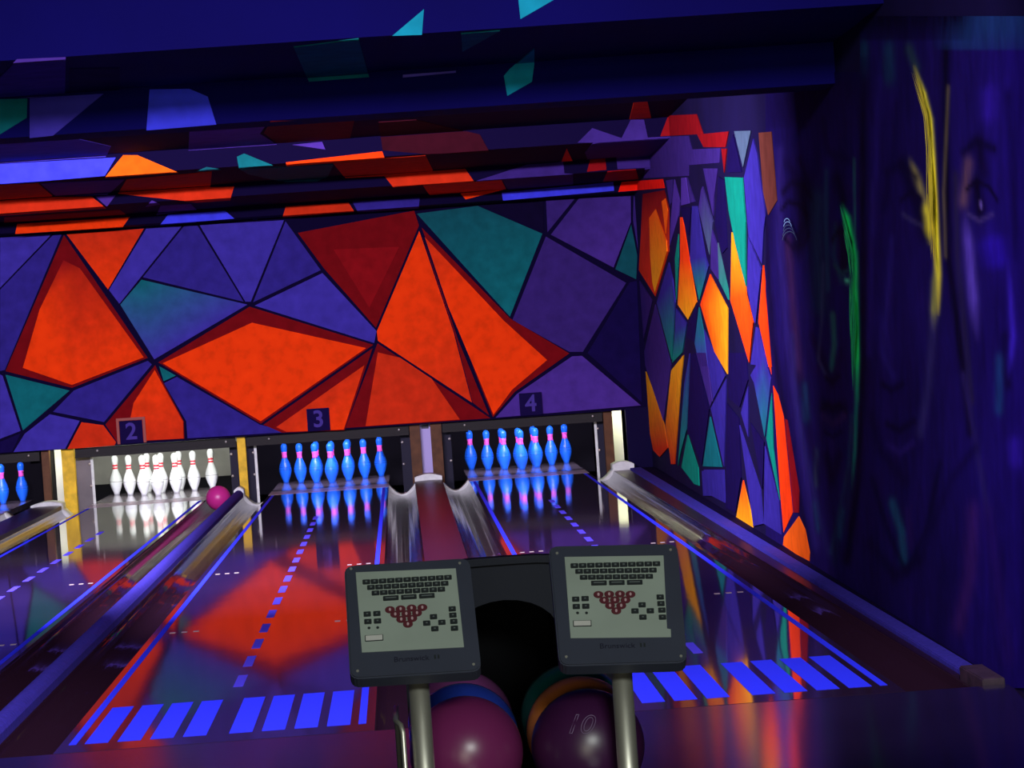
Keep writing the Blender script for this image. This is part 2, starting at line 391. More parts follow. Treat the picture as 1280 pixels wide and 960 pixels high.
for args in [
    (c1, [(-60, 200), (85, 55), (330, 45), (325, 232), (145, 250), (-60, 252)], 'V'),
    (c1, [(-60, 257), (138, 252), (135, 350), (-60, 470)], 'T'),
    (c1, [(345, 100), (600, 95), (600, 212), (345, 226)], 'N'),
    (c1, [(148, 250), (520, 228), (265, 440), (148, 452)], 'P'),
    (c1, [(-60, 475), (350, 442), (555, 490), (530, 545), (-60, 582)], 'P'),
    (c1, [(-60, 584), (580, 547), (525, 640), (200, 668), (-60, 685)], 'PB'),
    (ID, [(153.7, 193.7), (172, 193.7), (223, 215.5), (131, 222)], 'OB'),
    (c1, [(-60, 686), (190, 675), (270, 745), (460, 743), (530, 800), (-60, 842)], 'RO'),
    (c1, [(20, 845), (600, 808), (640, 838), (20, 878)], 'R'),
    (c1, [(85, 880), (650, 845), (615, 895), (75, 930)], 'O'),
    (c1, [(165, 932), (690, 897), (680, 922), (170, 952)], 'O'),
    (c1, [(202, 676), (622, 656), (537, 735), (282, 742)], 'V'), (c1, [(476, 742), (580, 735), (535, 795)], 'V'),
    (ID, [(186.8, 111.7), (236.8, 110.7), (260, 120.7), (270.8, 156), (182.8, 163.4)], 'PB'),
    (c2, [(340, 122), (920, 87), (870, 160), (1000, 245), (332, 290)], 'V'),
    (ID, [(330, 166), (338, 151), (443, 150), (438, 172), (365, 179), (345, 178)], 'RD'),
    (ID, [(365, 181), (403, 177), (407, 187)], 'V'),
    (c2, [(750, 310), (970, 400), (710, 420), (695, 335)], 'T'),
    (ID, [(300, 211), (360, 207.5), (417, 205), (410, 220), (397, 227), (357, 228), (310, 217)], 'TD'),
    (c2, [(470, 410), (580, 430), (390, 445)], 'TD'),
    (ID, [(158, 224), (265, 214), (263, 234), (293, 233), (288, 250), (246, 253), (180, 246), (147, 242)], 'RO'),
    (c2, [(180, 770), (610, 740), (680, 800), (120, 845)], 'PB'), (c2, [(200, 850), (850, 802), (888, 835), (180, 884)], 'P'),
    (ID, [(357, 258), (436, 253), (443, 264), (353, 271)], 'RO'),
    (c2, [(60, 660), (120, 690), (10, 710)], 'V'), (c2, [(122, 700), (350, 686), (395, 730), (90, 775)], 'V'),
    (ID, [(357, 203), (478, 189), (481, 197.5), (358, 207.5)], 'O'),
    (cQ, [(50, 612), (240, 592), (395, 580), (425, 640), (545, 632), (578, 680), (680, 672), (698, 708), (412, 732), (385, 693), (272, 700), (240, 660), (95, 668)], 'RO'),
    (cQ, [(525, 725), (698, 708), (545, 748)], 'O', None, 1),
    (cQ, [(680, 722), (1100, 682), (1103, 715), (685, 752)], 'PB'),
    (c3, [(600, 672), (1110, 642), (1100, 742), (640, 748)], 'PD'),
    (ID, [(473, 152), (520, 149), (600, 168), (612, 190), (533, 193), (478, 188)], 'RX'),
    (c4, [(440, 520), (840, 390), (1105, 370), (1115, 460), (1180, 465), (1180, 545), (690, 585), (650, 510)], 'VD'),
    (c5, [(110, 450), (155, 545), (70, 550)], 'RO'),
    (c5, [(190, 410), (300, 300), (520, 375), (590, 236), (690, 236), (720, 370), (1030, 357), (1055, 460), (1270, 450), (1262, 560), (900, 590), (490, 610), (480, 515), (265, 530), (245, 480), (305, 410)], 'VD'),
    (c5, [(620, 70), (710, 70), (745, 223), (580, 233)], 'RO'),
    (c5, [(870, 205), (1090, 195), (1140, 345), (810, 363)], 'RM'), (ID, [(872, 168), (912, 164), (908, 184), (880, 184)], 'RM'),
    (c5, [(285, 535), (400, 527), (410, 615), (260, 630)], 'RM'), (c5, [(415, 622), (630, 607), (650, 680), (380, 700)], 'RM'),
    (c5, [(520, 705), (835, 682), (850, 750), (495, 780)], 'RB'),
    (c5, [(695, 602), (1030, 572), (1030, 658), (690, 678)], 'VD'),
    (c8, [(90, 195), (365, 160), (410, 325), (155, 345)], 'T'), (c8, [(640, 38), (632, 148), (505, 152)], 'TB'),
    (c8, [(1030, -60), (1290, -60), (1045, 82)], 'TB'), (c8, [(795, 138), (960, 125), (800, 215)], 'T'),
    (c8, [(975, 320), (1000, 290), (1105, 200), (1105, 270), (1095, 345), (990, 405)], 'TB'),
    (c8, [(550, 315), (775, 298), (775, 306), (550, 327)], 'VL'),
]:
    a = list(args)+[None]*(5-len(args)); ceil(tr(a[0], a[1]), a[2], a[3], a[4] or 0)
w6 = (790, 210, 8.); w7 = (790, 320, 6.858); w8 = (790, 440, 5.333); wA = (880, 120, 5.333); wB = (880, 280, 5.333); wC = (880, 440, 3.431)
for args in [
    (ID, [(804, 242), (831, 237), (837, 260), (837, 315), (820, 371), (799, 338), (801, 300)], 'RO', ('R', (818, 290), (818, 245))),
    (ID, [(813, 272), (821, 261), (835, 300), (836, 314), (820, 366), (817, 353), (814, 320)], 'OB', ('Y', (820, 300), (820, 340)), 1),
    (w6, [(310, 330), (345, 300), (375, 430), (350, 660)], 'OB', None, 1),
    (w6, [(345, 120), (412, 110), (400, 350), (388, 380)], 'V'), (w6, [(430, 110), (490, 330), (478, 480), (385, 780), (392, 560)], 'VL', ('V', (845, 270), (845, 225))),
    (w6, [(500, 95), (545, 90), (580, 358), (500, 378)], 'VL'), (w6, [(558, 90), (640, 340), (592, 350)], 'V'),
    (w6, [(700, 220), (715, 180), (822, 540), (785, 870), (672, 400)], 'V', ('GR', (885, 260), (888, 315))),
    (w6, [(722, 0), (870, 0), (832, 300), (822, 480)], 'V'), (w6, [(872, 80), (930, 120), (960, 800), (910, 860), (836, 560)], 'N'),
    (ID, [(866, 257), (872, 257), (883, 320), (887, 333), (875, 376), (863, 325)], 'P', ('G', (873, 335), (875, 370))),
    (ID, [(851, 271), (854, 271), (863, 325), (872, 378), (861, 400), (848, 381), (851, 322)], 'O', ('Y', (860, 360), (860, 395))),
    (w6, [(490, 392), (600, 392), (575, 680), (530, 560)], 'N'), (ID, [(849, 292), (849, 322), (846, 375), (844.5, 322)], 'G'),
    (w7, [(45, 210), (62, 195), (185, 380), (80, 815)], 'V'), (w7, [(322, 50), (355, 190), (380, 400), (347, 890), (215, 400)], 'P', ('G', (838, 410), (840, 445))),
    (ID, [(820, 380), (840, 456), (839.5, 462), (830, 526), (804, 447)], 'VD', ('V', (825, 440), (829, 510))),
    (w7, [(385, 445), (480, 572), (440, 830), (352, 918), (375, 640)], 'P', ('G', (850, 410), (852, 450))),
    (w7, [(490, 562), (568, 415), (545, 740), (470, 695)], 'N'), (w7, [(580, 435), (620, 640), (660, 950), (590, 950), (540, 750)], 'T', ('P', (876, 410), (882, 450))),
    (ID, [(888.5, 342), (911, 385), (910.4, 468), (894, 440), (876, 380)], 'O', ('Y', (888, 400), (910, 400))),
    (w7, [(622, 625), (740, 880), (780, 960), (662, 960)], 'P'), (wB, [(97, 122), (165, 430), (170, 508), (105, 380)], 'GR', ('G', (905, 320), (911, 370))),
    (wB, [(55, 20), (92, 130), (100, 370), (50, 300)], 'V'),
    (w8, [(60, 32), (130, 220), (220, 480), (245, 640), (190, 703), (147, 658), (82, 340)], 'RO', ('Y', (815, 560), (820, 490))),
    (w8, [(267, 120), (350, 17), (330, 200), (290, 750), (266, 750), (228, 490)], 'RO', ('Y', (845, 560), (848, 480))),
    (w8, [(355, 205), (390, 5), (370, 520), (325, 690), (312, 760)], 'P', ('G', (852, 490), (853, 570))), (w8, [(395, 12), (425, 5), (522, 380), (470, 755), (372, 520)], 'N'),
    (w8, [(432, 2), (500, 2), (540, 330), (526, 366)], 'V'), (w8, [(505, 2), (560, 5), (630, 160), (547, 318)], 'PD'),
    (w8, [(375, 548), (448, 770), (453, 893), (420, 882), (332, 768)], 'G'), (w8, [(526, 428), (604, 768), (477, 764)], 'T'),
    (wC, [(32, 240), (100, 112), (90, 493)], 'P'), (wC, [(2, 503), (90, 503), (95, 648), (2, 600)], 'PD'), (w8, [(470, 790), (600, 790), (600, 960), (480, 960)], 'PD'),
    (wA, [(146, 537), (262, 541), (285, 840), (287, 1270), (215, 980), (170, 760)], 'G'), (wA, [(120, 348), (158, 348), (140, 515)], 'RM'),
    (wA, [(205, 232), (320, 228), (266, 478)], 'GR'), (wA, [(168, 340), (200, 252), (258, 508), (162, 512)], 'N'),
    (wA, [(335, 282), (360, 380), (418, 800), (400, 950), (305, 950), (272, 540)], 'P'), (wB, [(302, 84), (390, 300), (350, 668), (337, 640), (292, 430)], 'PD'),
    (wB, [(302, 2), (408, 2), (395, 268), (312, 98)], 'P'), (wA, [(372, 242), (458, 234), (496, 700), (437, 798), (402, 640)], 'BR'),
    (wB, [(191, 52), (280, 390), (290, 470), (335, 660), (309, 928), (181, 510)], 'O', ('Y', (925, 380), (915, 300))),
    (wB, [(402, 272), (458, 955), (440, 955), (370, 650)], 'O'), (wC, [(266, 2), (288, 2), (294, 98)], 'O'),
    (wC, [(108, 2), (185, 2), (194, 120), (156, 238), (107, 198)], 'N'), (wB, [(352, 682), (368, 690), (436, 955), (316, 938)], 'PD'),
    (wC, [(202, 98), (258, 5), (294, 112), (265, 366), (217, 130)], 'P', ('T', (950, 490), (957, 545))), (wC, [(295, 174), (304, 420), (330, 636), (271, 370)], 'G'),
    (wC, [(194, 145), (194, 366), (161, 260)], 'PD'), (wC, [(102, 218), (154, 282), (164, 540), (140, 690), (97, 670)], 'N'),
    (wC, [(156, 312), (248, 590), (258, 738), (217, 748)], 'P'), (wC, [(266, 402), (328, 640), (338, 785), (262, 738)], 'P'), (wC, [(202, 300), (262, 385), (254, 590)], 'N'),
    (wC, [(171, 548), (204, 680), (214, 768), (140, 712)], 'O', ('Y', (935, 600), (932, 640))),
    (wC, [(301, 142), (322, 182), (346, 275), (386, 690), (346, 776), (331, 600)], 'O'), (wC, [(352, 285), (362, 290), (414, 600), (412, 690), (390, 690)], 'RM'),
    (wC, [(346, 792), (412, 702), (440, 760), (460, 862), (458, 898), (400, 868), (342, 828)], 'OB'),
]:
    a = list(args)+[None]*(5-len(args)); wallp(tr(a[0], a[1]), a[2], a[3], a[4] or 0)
# the painted tree trunks: each trunk one board, painted softly with many brush strokes
STK = [  # polyline, width px, colour, strength
    ([(960, 270), (960, 330), (966, 420), (985, 540), (1012, 690)], 5, (10, 4, 38), .9), ([(976, 190), (975, 300), (985, 420), (1000, 540), (1022, 680)], 5, (46, 34, 104), .55),
    ([(986, 300), (992, 380), (1000, 470)], 5, (64, 34, 66), .6), ([(1003, 242), (1007, 275), (998, 305)], 9, (7, 2, 30), .95), ([(985, 205), (1003, 230)], 5, (12, 4, 48), .8), ([(1000, 200), (1014, 235), (1018, 260)], 4, (8, 2, 34), .7),
    ([(1022, 250), (1022, 310), (1026, 380)], 9, (26, 62, 78), .7), ([(1034, 215), (1034, 280), (1036, 360)], 3, (34, 80, 90), .5), ([(1048, 225), (1055, 250)], 7, (6, 2, 30), .9),
    ([(1052, 288), (1056, 310), (1056, 332)], 7, (14, 4, 26), 1.), ([(1045, 282), (1043, 320), (1052, 350), (1064, 352)], 3, (26, 70, 78), .55), ([(1054, 258), (1061, 275), (1067, 305), (1070, 345)], 3.2, (24, 190, 84), .95),
    ([(1072, 315), (1070, 360), (1071, 400), (1072, 450), (1073, 500)], 3.0, (34, 225, 92), 1.), ([(1072, 440), (1072, 500), (1070, 560), (1066, 610)], 2, (22, 120, 84), .85), ([(1058, 348), (1062, 354)], 2.5, (70, 170, 110), .8),
    ([(1069, 200), (1070, 300)], 1.5, (40, 110, 90), .6), ([(1042, 395), (1044, 430), (1040, 460)], 3.2, (40, 110, 84), .75), ([(1016, 420), (1030, 450), (1040, 478)], 5, (12, 4, 44), .8), ([(1052, 440), (1044, 475)], 4, (14, 6, 44), .7),
    ([(1006, 485), (1009, 522)], 4, (24, 72, 96), .8), ([(1030, 505), (1042, 512), (1056, 508)], 5, (10, 3, 36), .8), ([(1040, 545), (1040, 565)], 4, (38, 24, 88), .7), ([(1034, 570), (1042, 600), (1050, 570)], 5, (10, 3, 38), .85),
    ([(1021, 565), (1021, 605)], 3, (48, 64, 70), .7), ([(1020, 630), (1024, 660)], 3.5, (24, 60, 84), .7), ([(1054, 640), (1050, 670)], 3, (26, 84, 100), .8), ([(1064, 600), (1056, 650), (1044, 700)], 4, (20, 40, 70), .5),
    ([(1080, 60), (1080, 250), (1080, 450), (1074, 600), (1060, 700)], 5, (6, 2, 30), .95), ([(1081, 60), (1080, 88)], 6, (22, 60, 84), .8), ([(1112, 62), (1113, 95)], 7, (22, 60, 80), .7), ([(1138, 62), (1146, 84)], 5, (40, 70, 60), .6),
    ([(1092, 230), (1092, 290)], 2.5, (44, 34, 100), .6), ([(1100, 400), (1112, 440)], 9, (34, 22, 100), .6), ([(1090, 520), (1100, 560), (1130, 600)], 6, (10, 4, 42), .6),
    ([(1130, 205), (1150, 262), (1158, 290)], 8, (9, 3, 36), .85), ([(1145, 85), (1156, 118), (1164, 150), (1167, 200), (1169, 250)], 2.8, (196, 196, 48), 1.), ([(1166, 160), (1168, 220), (1171, 280), (1174, 345), (1174, 390)], 3.0, (222, 214, 36), 1.),
    ([(1139, 200), (1149, 226), (1158, 252)], 4, (118, 114, 52), .75), ([(1158, 250), (1162, 272), (1163, 300)], 4.5, (190, 186, 34), .9), ([(1172, 330), (1170, 370), (1168, 410)], 4, (120, 124, 46), .8), ([(1168, 400), (1162, 480), (1152, 540)], 5, (54, 50, 96), .5),
    ([(1184, 60), (1184, 200), (1188, 330), (1204, 450), (1214, 540)], 5, (6, 2, 26), .95), ([(1187, 110), (1181, 240), (1183, 320)], 2, (92, 84, 58), .75), ([(1196, 220), (1198, 320), (1208, 420), (1216, 500)], 4, (36, 30, 60), .8), ([(1206, 470), (1222, 560), (1236, 640)], 4, (44, 34, 92), .6),
    ([(1212, 205), (1206, 250)], 6, (92, 66, 76), .8), ([(1208, 270), (1214, 330), (1222, 420)], 6, (74, 56, 140), .7), ([(1224, 180), (1230, 215)], 9, (12, 4, 40), .8), ([(1222, 232), (1226, 262)], 8, (7, 2, 28), .95), ([(1227, 250), (1228, 262)], 1.6, (92, 76, 140), .8),
    ([(1240, 290), (1252, 340)], 16, (32, 12, 128), .6), ([(1251, 450), (1250, 510)], 5, (26, 62, 110), .75), ([(1258, 420), (1262, 480)], 5, (10, 4, 44), .7), ([(1270, 540), (1272, 590)], 9, (40, 20, 130), .6),
    ([(1117, 630), (1128, 665), (1131, 700)], 4.5, (30, 84, 104), .85), ([(1136, 640), (1140, 680)], 4, (40, 22, 80), .6), ([(1150, 700), (1120, 720), (1090, 680)], 6, (10, 4, 40), .7),
    ([(1218, 640), (1214, 720), (1200, 780)], 8, (64, 30, 92), .6), ([(1236, 640), (1250, 740), (1262, 820)], 8, (40, 18, 92), .6), ([(1220, 560), (1190, 600), (1150, 700)], 5, (12, 5, 50), .6), ([(1206, 30), (1290, 20)], 26, (24, 58, 100), .8),
    ([(978, 262), (986, 252), (1000, 256), (1010, 268)], 2.2, (6, 2, 24), .9), ([(980, 296), (992, 310), (1006, 306), (1012, 292)], 2, (8, 3, 30), .8), ([(980, 240), (990, 228), (1006, 232), (1014, 246)], 3, (6, 2, 26), .8),
    ([(1042, 300), (1047, 290), (1060, 290), (1066, 304)], 2, (8, 4, 22), .9), ([(1044, 332), (1054, 342), (1064, 336)], 1.8, (30, 80, 70), .7), ([(1030, 330), (1028, 400), (1024, 450), (1034, 470)], 2, (60, 70, 96), .6),
    ([(1034, 472), (1041, 478), (1050, 470)], 2.2, (6, 2, 24), .9), ([(1028, 512), (1036, 506), (1042, 510), (1050, 506), (1058, 514)], 2.2, (6, 2, 26), .95), ([(1030, 520), (1042, 530), (1056, 520)], 3, (52, 34, 74), .7), ([(1032, 540), (1042, 546), (1052, 540)], 2, (8, 3, 30), .8),
    ([(992, 420), (996, 500), (1008, 570), (1024, 640), (1036, 690)], 3, (40, 36, 92), .6), ([(1066, 520), (1062, 580), (1050, 640), (1040, 690)], 2.5, (30, 60, 78), .6), ([(1000, 470), (1012, 540), (1026, 600)], 4, (16, 8, 56), .7),
    ([(1128, 250), (1140, 240), (1152, 248)], 2.2, (8, 3, 30), .8), ([(1130, 268), (1142, 276), (1154, 282)], 2, (60, 56, 88), .6), ([(1110, 215), (1128, 205), (1146, 222)], 4, (10, 4, 40), .8), ([(1116, 300), (1110, 380), (1104, 440), (1118, 470)], 4, (42, 32, 110), .6),
    ([(1104, 480), (1116, 488), (1130, 480)], 3, (8, 3, 34), .8), ([(1110, 530), (1126, 538), (1144, 526)], 3, (8, 3, 34), .8), ([(1112, 556), (1126, 566), (1142, 554)], 3, (44, 28, 100), .6), ([(1092, 600), (1110, 660), (1134, 716), (1160, 660), (1176, 580)], 3.5, (8, 4, 40), .7),
    ([(1210, 236), (1222, 226), (1238, 234), (1248, 250)], 2.2, (6, 2, 24), .85), ([(1212, 268), (1226, 276), (1242, 268)], 2, (70, 56, 110), .6), ([(1206, 190), (1222, 176), (1244, 186)], 4, (8, 3, 34), .8), ([(1262, 330), (1268, 420), (1262, 470)], 4, (48, 28, 150), .6),
    ([(1100, 100), (1096, 200), (1090, 320), (1088, 440)], 4, (38, 26, 104), .6), ([(1122, 130), (1120, 180), (1106, 260)], 5, (14, 6, 54), .7), ([(1030, 150), (1036, 190), (1062, 200)], 4, (12, 5, 46), .7), ([(1000, 160), (1012, 190)], 5, (34, 24, 92), .5),
    ([(1240, 100), (1236, 160)], 8, (38, 18, 120), .5), ([(1262, 120), (1268, 220), (1270, 320)], 6, (14, 5, 60), .7),
    ([(1090, 20), (1196, 12)], 22, (4, 1, 26), .95), ([(968, 130), (1000, 110), (1066, 100)], 26, (14, 6, 52), .9)]
def trunk_board(xa, xb, y0, y1):
    nx = int((xb-xa)/2)+1; ny = int((y1-y0)/4)+1; v, f, cs = [], [], []
    for j in range(ny):
        for i in range(nx):
            x = xa+(xb-xa)*i/(nx-1); y = y0+(y1-y0)*j/(ny-1)
            v.append(on_wall(x, y)+NW*.004)
            g = noise.noise(Vector((x*.06, y*.006, 1.3)))*.35+noise.noise(Vector((x*.22, y*.012, 4.)))*.2
            k = max(0, min(1, (x-1180)/120))
            c = [a*(1+g) for a in lin((25+6*k, 14, 78+34*k))]
            for pl, wd, col, st in STK:
                if x < min(p[0] for p in pl)-wd*2.6 or x > max(p[0] for p in pl)+wd*2.6 or y < min(p[1] for p in pl)-30 or y > max(p[1] for p in pl)+30: continue
                d = 1e9; tt = 0; ns = len(pl)-1
                for k_, ((ax_, ay_), (bx_, by_)) in enumerate(zip(pl, pl[1:])):
                    dx, dy = bx_-ax_, by_-ay_; t = max(0, min(1, ((x-ax_)*dx+(y-ay_)*dy)/(dx*dx+dy*dy)))
                    ex_, ey_ = x-ax_-dx*t, y-ay_-dy*t
                    dd = ex_*ex_+ey_*ey_*.35
                    if dd < d: d = dd; tt = (k_+t)/ns
                s_ = 1+.35*noise.noise(Vector((x*.8, y*.03, len(pl)+wd)))
                fade = min(1, .15+3.2*tt, .15+3.2*(1-tt)) if max(col) > 110 else 1
                w_ = min(1, st*s_*fade*math.exp(-d/(wd*wd*(.35+.65*fade))))
                lc = [q*(2.2 if max(col) > 110 else 1.2) for q in lin(col)]; c = [c[q]*(1-w_)+lc[q]*w_ for q in range(3)]
            cs.append(c)
    for j in range(ny-1):
        for i in range(nx-1):
            a = j*nx+i; f.append((a, a+1, a+nx+1, a+nx))
    me = bpy.data.meshes.new('painted_trunk'); me.from_pydata([tuple(q) for q in v], [], f)
    at = me.color_attributes.new('Col', 'FLOAT_COLOR', 'POINT')
    for i, c in enumerate(cs): at.data[i].color = (*[min(.95, max(0, q*TREE_K)) for q in c], 1)
    me.materials.append(MT['mural']); return link(bpy.data.objects.new('painted_trunk', me), wall_right)
TREE_K = .95
for xa, xb in ((958, 1076), (1076, 1186), (1186, 1330)): trunk_board(xa, xb, 20 if xa > 1000 else 90, 860)
PAL.update(GL=(60, 255, 120), GM=(30, 190, 100), YL=(250, 240, 60), YM=(200, 190, 50), CY=(150, 200, 220))
# brush strands of the glowing bark: many thin painted strands, one part per highlight
def strands(spine, wid, n, col1, col2, seed):
    rnd = random.Random(seed); v, f, cs = [], [], []
    for k in range(n):
        off = rnd.uniform(-1, 1); t0 = rnd.uniform(0, .45); t1 = rnd.uniform(.55, 1); wpx = rnd.uniform(.2, .45); mix = rnd.random()
        prev = None
        for i in range(13):
            t = t0+(t1-t0)*i/12
            q = t*(len(spine)-1); j = min(int(q), len(spine)-2); r = q-j
            x = spine[j][0]*(1-r)+spine[j+1][0]*r; y = spine[j][1]*(1-r)+spine[j+1][1]*r
            wd = wid[j]*(1-r)+wid[j+1]*r
            xx = x+off*wd+math.sin(t*9+k)*.5; h = wpx*(1-abs(2*i/12-1)**3*.9)
            a = on_wall(xx-h, y)+NW*(.016+.0002*k); b = on_wall(xx+h, y)+NW*(.016+.0002*k)
            v += [a, b]; c = [lin(PAL[col1])[z]*(1-mix)+lin(PAL[col2])[z]*mix for z in range(3)]; cs += [c, c]
            if prev is not None: f.append((prev, prev+1, len(v)-1, len(v)-2))
            prev = len(v)-2
    me = bpy.data.meshes.new('brush_strands'); me.from_pydata([tuple(q) for q in v], [], f)
    at = me.color_attributes.new('Col', 'FLOAT_COLOR', 'POINT')
    for i, c in enumerate(cs): at.data[i].color = (*c, 1)
    me.materials.append(MT['mural'])
    o = link(bpy.data.objects.new('brush_strands', me), wall_right); o['kind'] = 'stuff'; return o
strands([(1055, 255), (1062, 285), (1068, 320), (1071, 350)], [3, 3, 3, 2], 12, 'GL', 'GM', 1)
strands([(1069, 335), (1071, 380), (1071, 430), (1072, 500)], [2.5, 3.0, 2.5, 1], 22, 'GL', 'GM', 2)
strands([(1147, 90), (1155, 115), (1163, 145), (1166, 190), (1168, 240)], [2, 3, 3, 2, 2], 14, 'YL', 'YM', 5)
strands([(1166, 170), (1168, 220), (1170, 280), (1173, 340)], [2.5, 3, 3.5, 3], 24, 'YL', 'YM', 6)
def arcs(cx, cy, n):
    v, f, cs = [], [], []
    for k in range(n):
        r = 4+k*1.5; prev = None; yy = cy-6+k*6
        for i in range(11):
            t = math.pi*(.05+.9*i/10)
            for h in (-.35, .35):
                v.append(on_wall(cx+k*.8-math.cos(t)*(r+h)*.9, yy-math.sin(t)*(r+h)*1.3)+NW*.018); cs.append(lin(PAL['CY'] if k < 2 else PAL['GR']))
            if prev is not None: f.append((prev, prev+1, len(v)-1, len(v)-2))
            prev = len(v)-2
    me = bpy.data.meshes.new('bark_rings'); me.from_pydata([tuple(q) for q in v], [], f)
    at = me.color_attributes.new('Col', 'FLOAT_COLOR', 'POINT')
    for i, c in enumerate(cs): at.data[i].color = (*c, 1)
    me.materials.append(MT['mural']); link(bpy.data.objects.new('bark_rings', me), wall_right)
arcs(988, 284, 5)

# ------------------------------------------------------------------ lanes
NUM = {1: 'one', 2: 'two', 3: 'three', 4: 'four'}
WHERE = {1: 'at the left picture edge', 2: 'with the white pins', 3: 'below sign three', 4: 'nearest the right wall'}
LANE_LABEL = {1: 'dark bowling lane at the left picture edge, left of lane 2', 2: 'bowling lane with the white-lit pins under sign 2',
              3: 'bowling lane under sign 3 with orange mural reflected in it', 4: 'bowling lane under sign 4 beside the right wall'}
for k, c in LANES.items():
    L = tag(empty('bowling_lane', (c, 0, 0)), LANE_LABEL[k], 'bowling lane', 'bowling lanes')
    box('lane_bed', -HW, HW, 0, 16.8, -.05, 0, 'lane', L)
    box('deck_joint', -HW, HW, 16.8, 17.5, -.05, .0005, 'deck', L)
    box('pin_deck', -HW, HW, 17.5, 19.3, -.05, 0, 'deckwood', L)
    for s in (-1, 1):
        e = HW-.0298
        box('edge_stripe', s*e-(0 if s < 0 else .026), s*e+(.026 if s < 0 else 0), .2, 16.75, 0, .0012, 'glow', L)
        for i in range(4):
            x = -.449+.1105*i if s < 0 else .039+.1105*i
            bar = box('foul_bar', x, x+.079, .2, 1.21, 0, .0012, 'glow', L)
    for i in range(20):
        y = 1.62+.731*i
        if y > 12.6: break
        box('centre_dash', -.024, .014, y, y+(.40 if i < 8 else .36), 0, .0012, 'dash', L)
    for yy in (4.1, 7.66):
        for x in (-.44, -.385, -.33, .33, .385, .44):
            box('marker_dash', x-.013, x+.013, yy-.02, yy+.02, 0, .0012, 'marker', L)

def gutter(x0, label):
    r = GW/2; cx = x0+r; out, inn = [], []
    for i in range(49):
        t = math.pi*i/48; q = 1-(.008 if i % 6 in (1, 2, 3) else 0)         # shallow ribs along the trough
        inn.append((cx-math.cos(t)*r*q, -.012-math.sin(t)*.088*q)); out.append((cx-math.cos(t)*(r-.0001), -.026-math.sin(t)*.088))
    return tag(prism('gutter', inn+out[::-1], 0, 17.1, 'gutter', smooth=True), label, 'gutter', 'lane gutters')
for k, c in LANES.items():
    gutter(c-HW-GW, 'dark glossy gutter on the left side of the lane '+WHERE[k])
    gutter(c+HW, 'dark glossy gutter on the right side of the lane '+WHERE[k])
for o in [o for o in bpy.data.objects if o.name.startswith('gutter')]:
    for p in o.data.polygons:
        p.use_smooth = len(p.vertices) == 4 and abs(p.normal.y) < .5
# division boards between the gutters
def division(x0, x1, z, m, label, rnd):
    n = 10; top = []
    for i in range(n+1):
        t = i/n; x = x0+(x1-x0)*t; top.append((x, z-rnd*(abs(2*t-1)**2.5)))
    o = prism('division_board', top+[(x1, -.19), (x0, -.19)], 0, 17.1, m)
    return tag(o, label, 'division board', 'boards between the gutters')
division(LANES[3]+HW+GW, LANES[4]-HW-GW, .022, 'cap', 'broad maroon board between the gutters of lanes three and four', .004)
division(LANES[2]+HW+GW, LANES[3]-HW-GW, .05, 'rail', 'narrow rounded blue-violet rail between the white pins and sign three', .03)
division(LANES[1]+HW+GW, LANES[2]-HW-GW, .03, 'cap', 'broad dark board at the left picture edge beside the white gap', .006)
# pale curved collars where gutters run into the pits
def collar(xs, z, name_label):
    """wavy band: gutter dips and the board between, xs = list of (x0,x1,'g'|'c')"""
    top = []
    for x0, x1, kind in xs:
        for i in range(13):
            t = i/12; x = x0+(x1-x0)*t
            top.append((x, -.004-math.sin(math.pi*t)*.088 if kind == 'g' else z+math.sin(math.pi*t)*.025))
    o = prism('gutter_collar', top+[(xs[-1][1], -.19), (xs[0][0], -.19)], 17.1, 17.44, 'lip')
    for p in o.data.polygons: p.use_smooth = len(p.vertices) == 4 and abs(p.normal.y) < .5
    tag(o, name_label, 'gutter collar', 'pale collars at the gutter ends')
A = [LANES[k]+s*HW for k in LANES for s in (-1, 1)]
collar([(A[1], A[1]+GW, 'g'), (A[1]+GW, A[2]-GW, 'c'), (A[2]-GW, A[2], 'g')], .04, 'pale curved collar at the pit end between the left-edge lane and the white pins')
collar([(A[3], A[3]+GW, 'g'), (A[3]+GW, A[4]-GW, 'c'), (A[4]-GW, A[4], 'g')], .05, 'pale curved collar at the pit end between the white pins and sign three')
collar([(A[5], A[5]+GW, 'g'), (A[5]+GW, A[6]-GW, 'c'), (A[6]-GW, A[6], 'g')], .05, 'pale curved collar at the pit end between signs three and four')
collar([(A[7], A[7]+GW, 'g'), (A[7]+GW, 2.74, 'c')], .04, 'pale curved collar at the pit end right of the lane under sign four')
# right-hand ledge below the mural
led = struct(empty('trim_1', (2.6, 0, 0)), 'long ledge with blue-violet top along the foot of the right wall')
x0 = A[7]+GW
def slab(name, xa0, xb0, xa1, xb1, y0, y1, z0, z1, m):
    v = [(xa0-2.6, y0, z0), (xb0-2.6, y0, z0), (xb1-2.6, y1, z0), (xa1-2.6, y1, z0), (xa0-2.6, y0, z1), (xb0-2.6, y0, z1), (xb1-2.6, y1, z1), (xa1-2.6, y1, z1)]
    return obj(name, v, [(0, 1, 2, 3), (4, 5, 6, 7), (0, 1, 5, 4), (1, 2, 6, 5), (2, 3, 7, 6), (3, 0, 4, 7)], m, led, bevel=.004)
slab('side_board', x0, 2.583, x0, 2.70, .46, 17.1, -.19, -.012, 'cap')
slab('ledge_top', 2.583, 2.652, 2.70, 2.80, .46, 17.1, -.19, .004, 'rail')
slab('skirting', 2.653, wall_x(.46)-.004, 2.801, wall_x(17.1)-.004, .46, 17.1, -.19, .0, 'board')
slab('end_block', x0+.03, wall_x(0)-.004, x0+.03, wall_x(.45)-.004, .03, .455, -.19, .018, 'wood_dark')

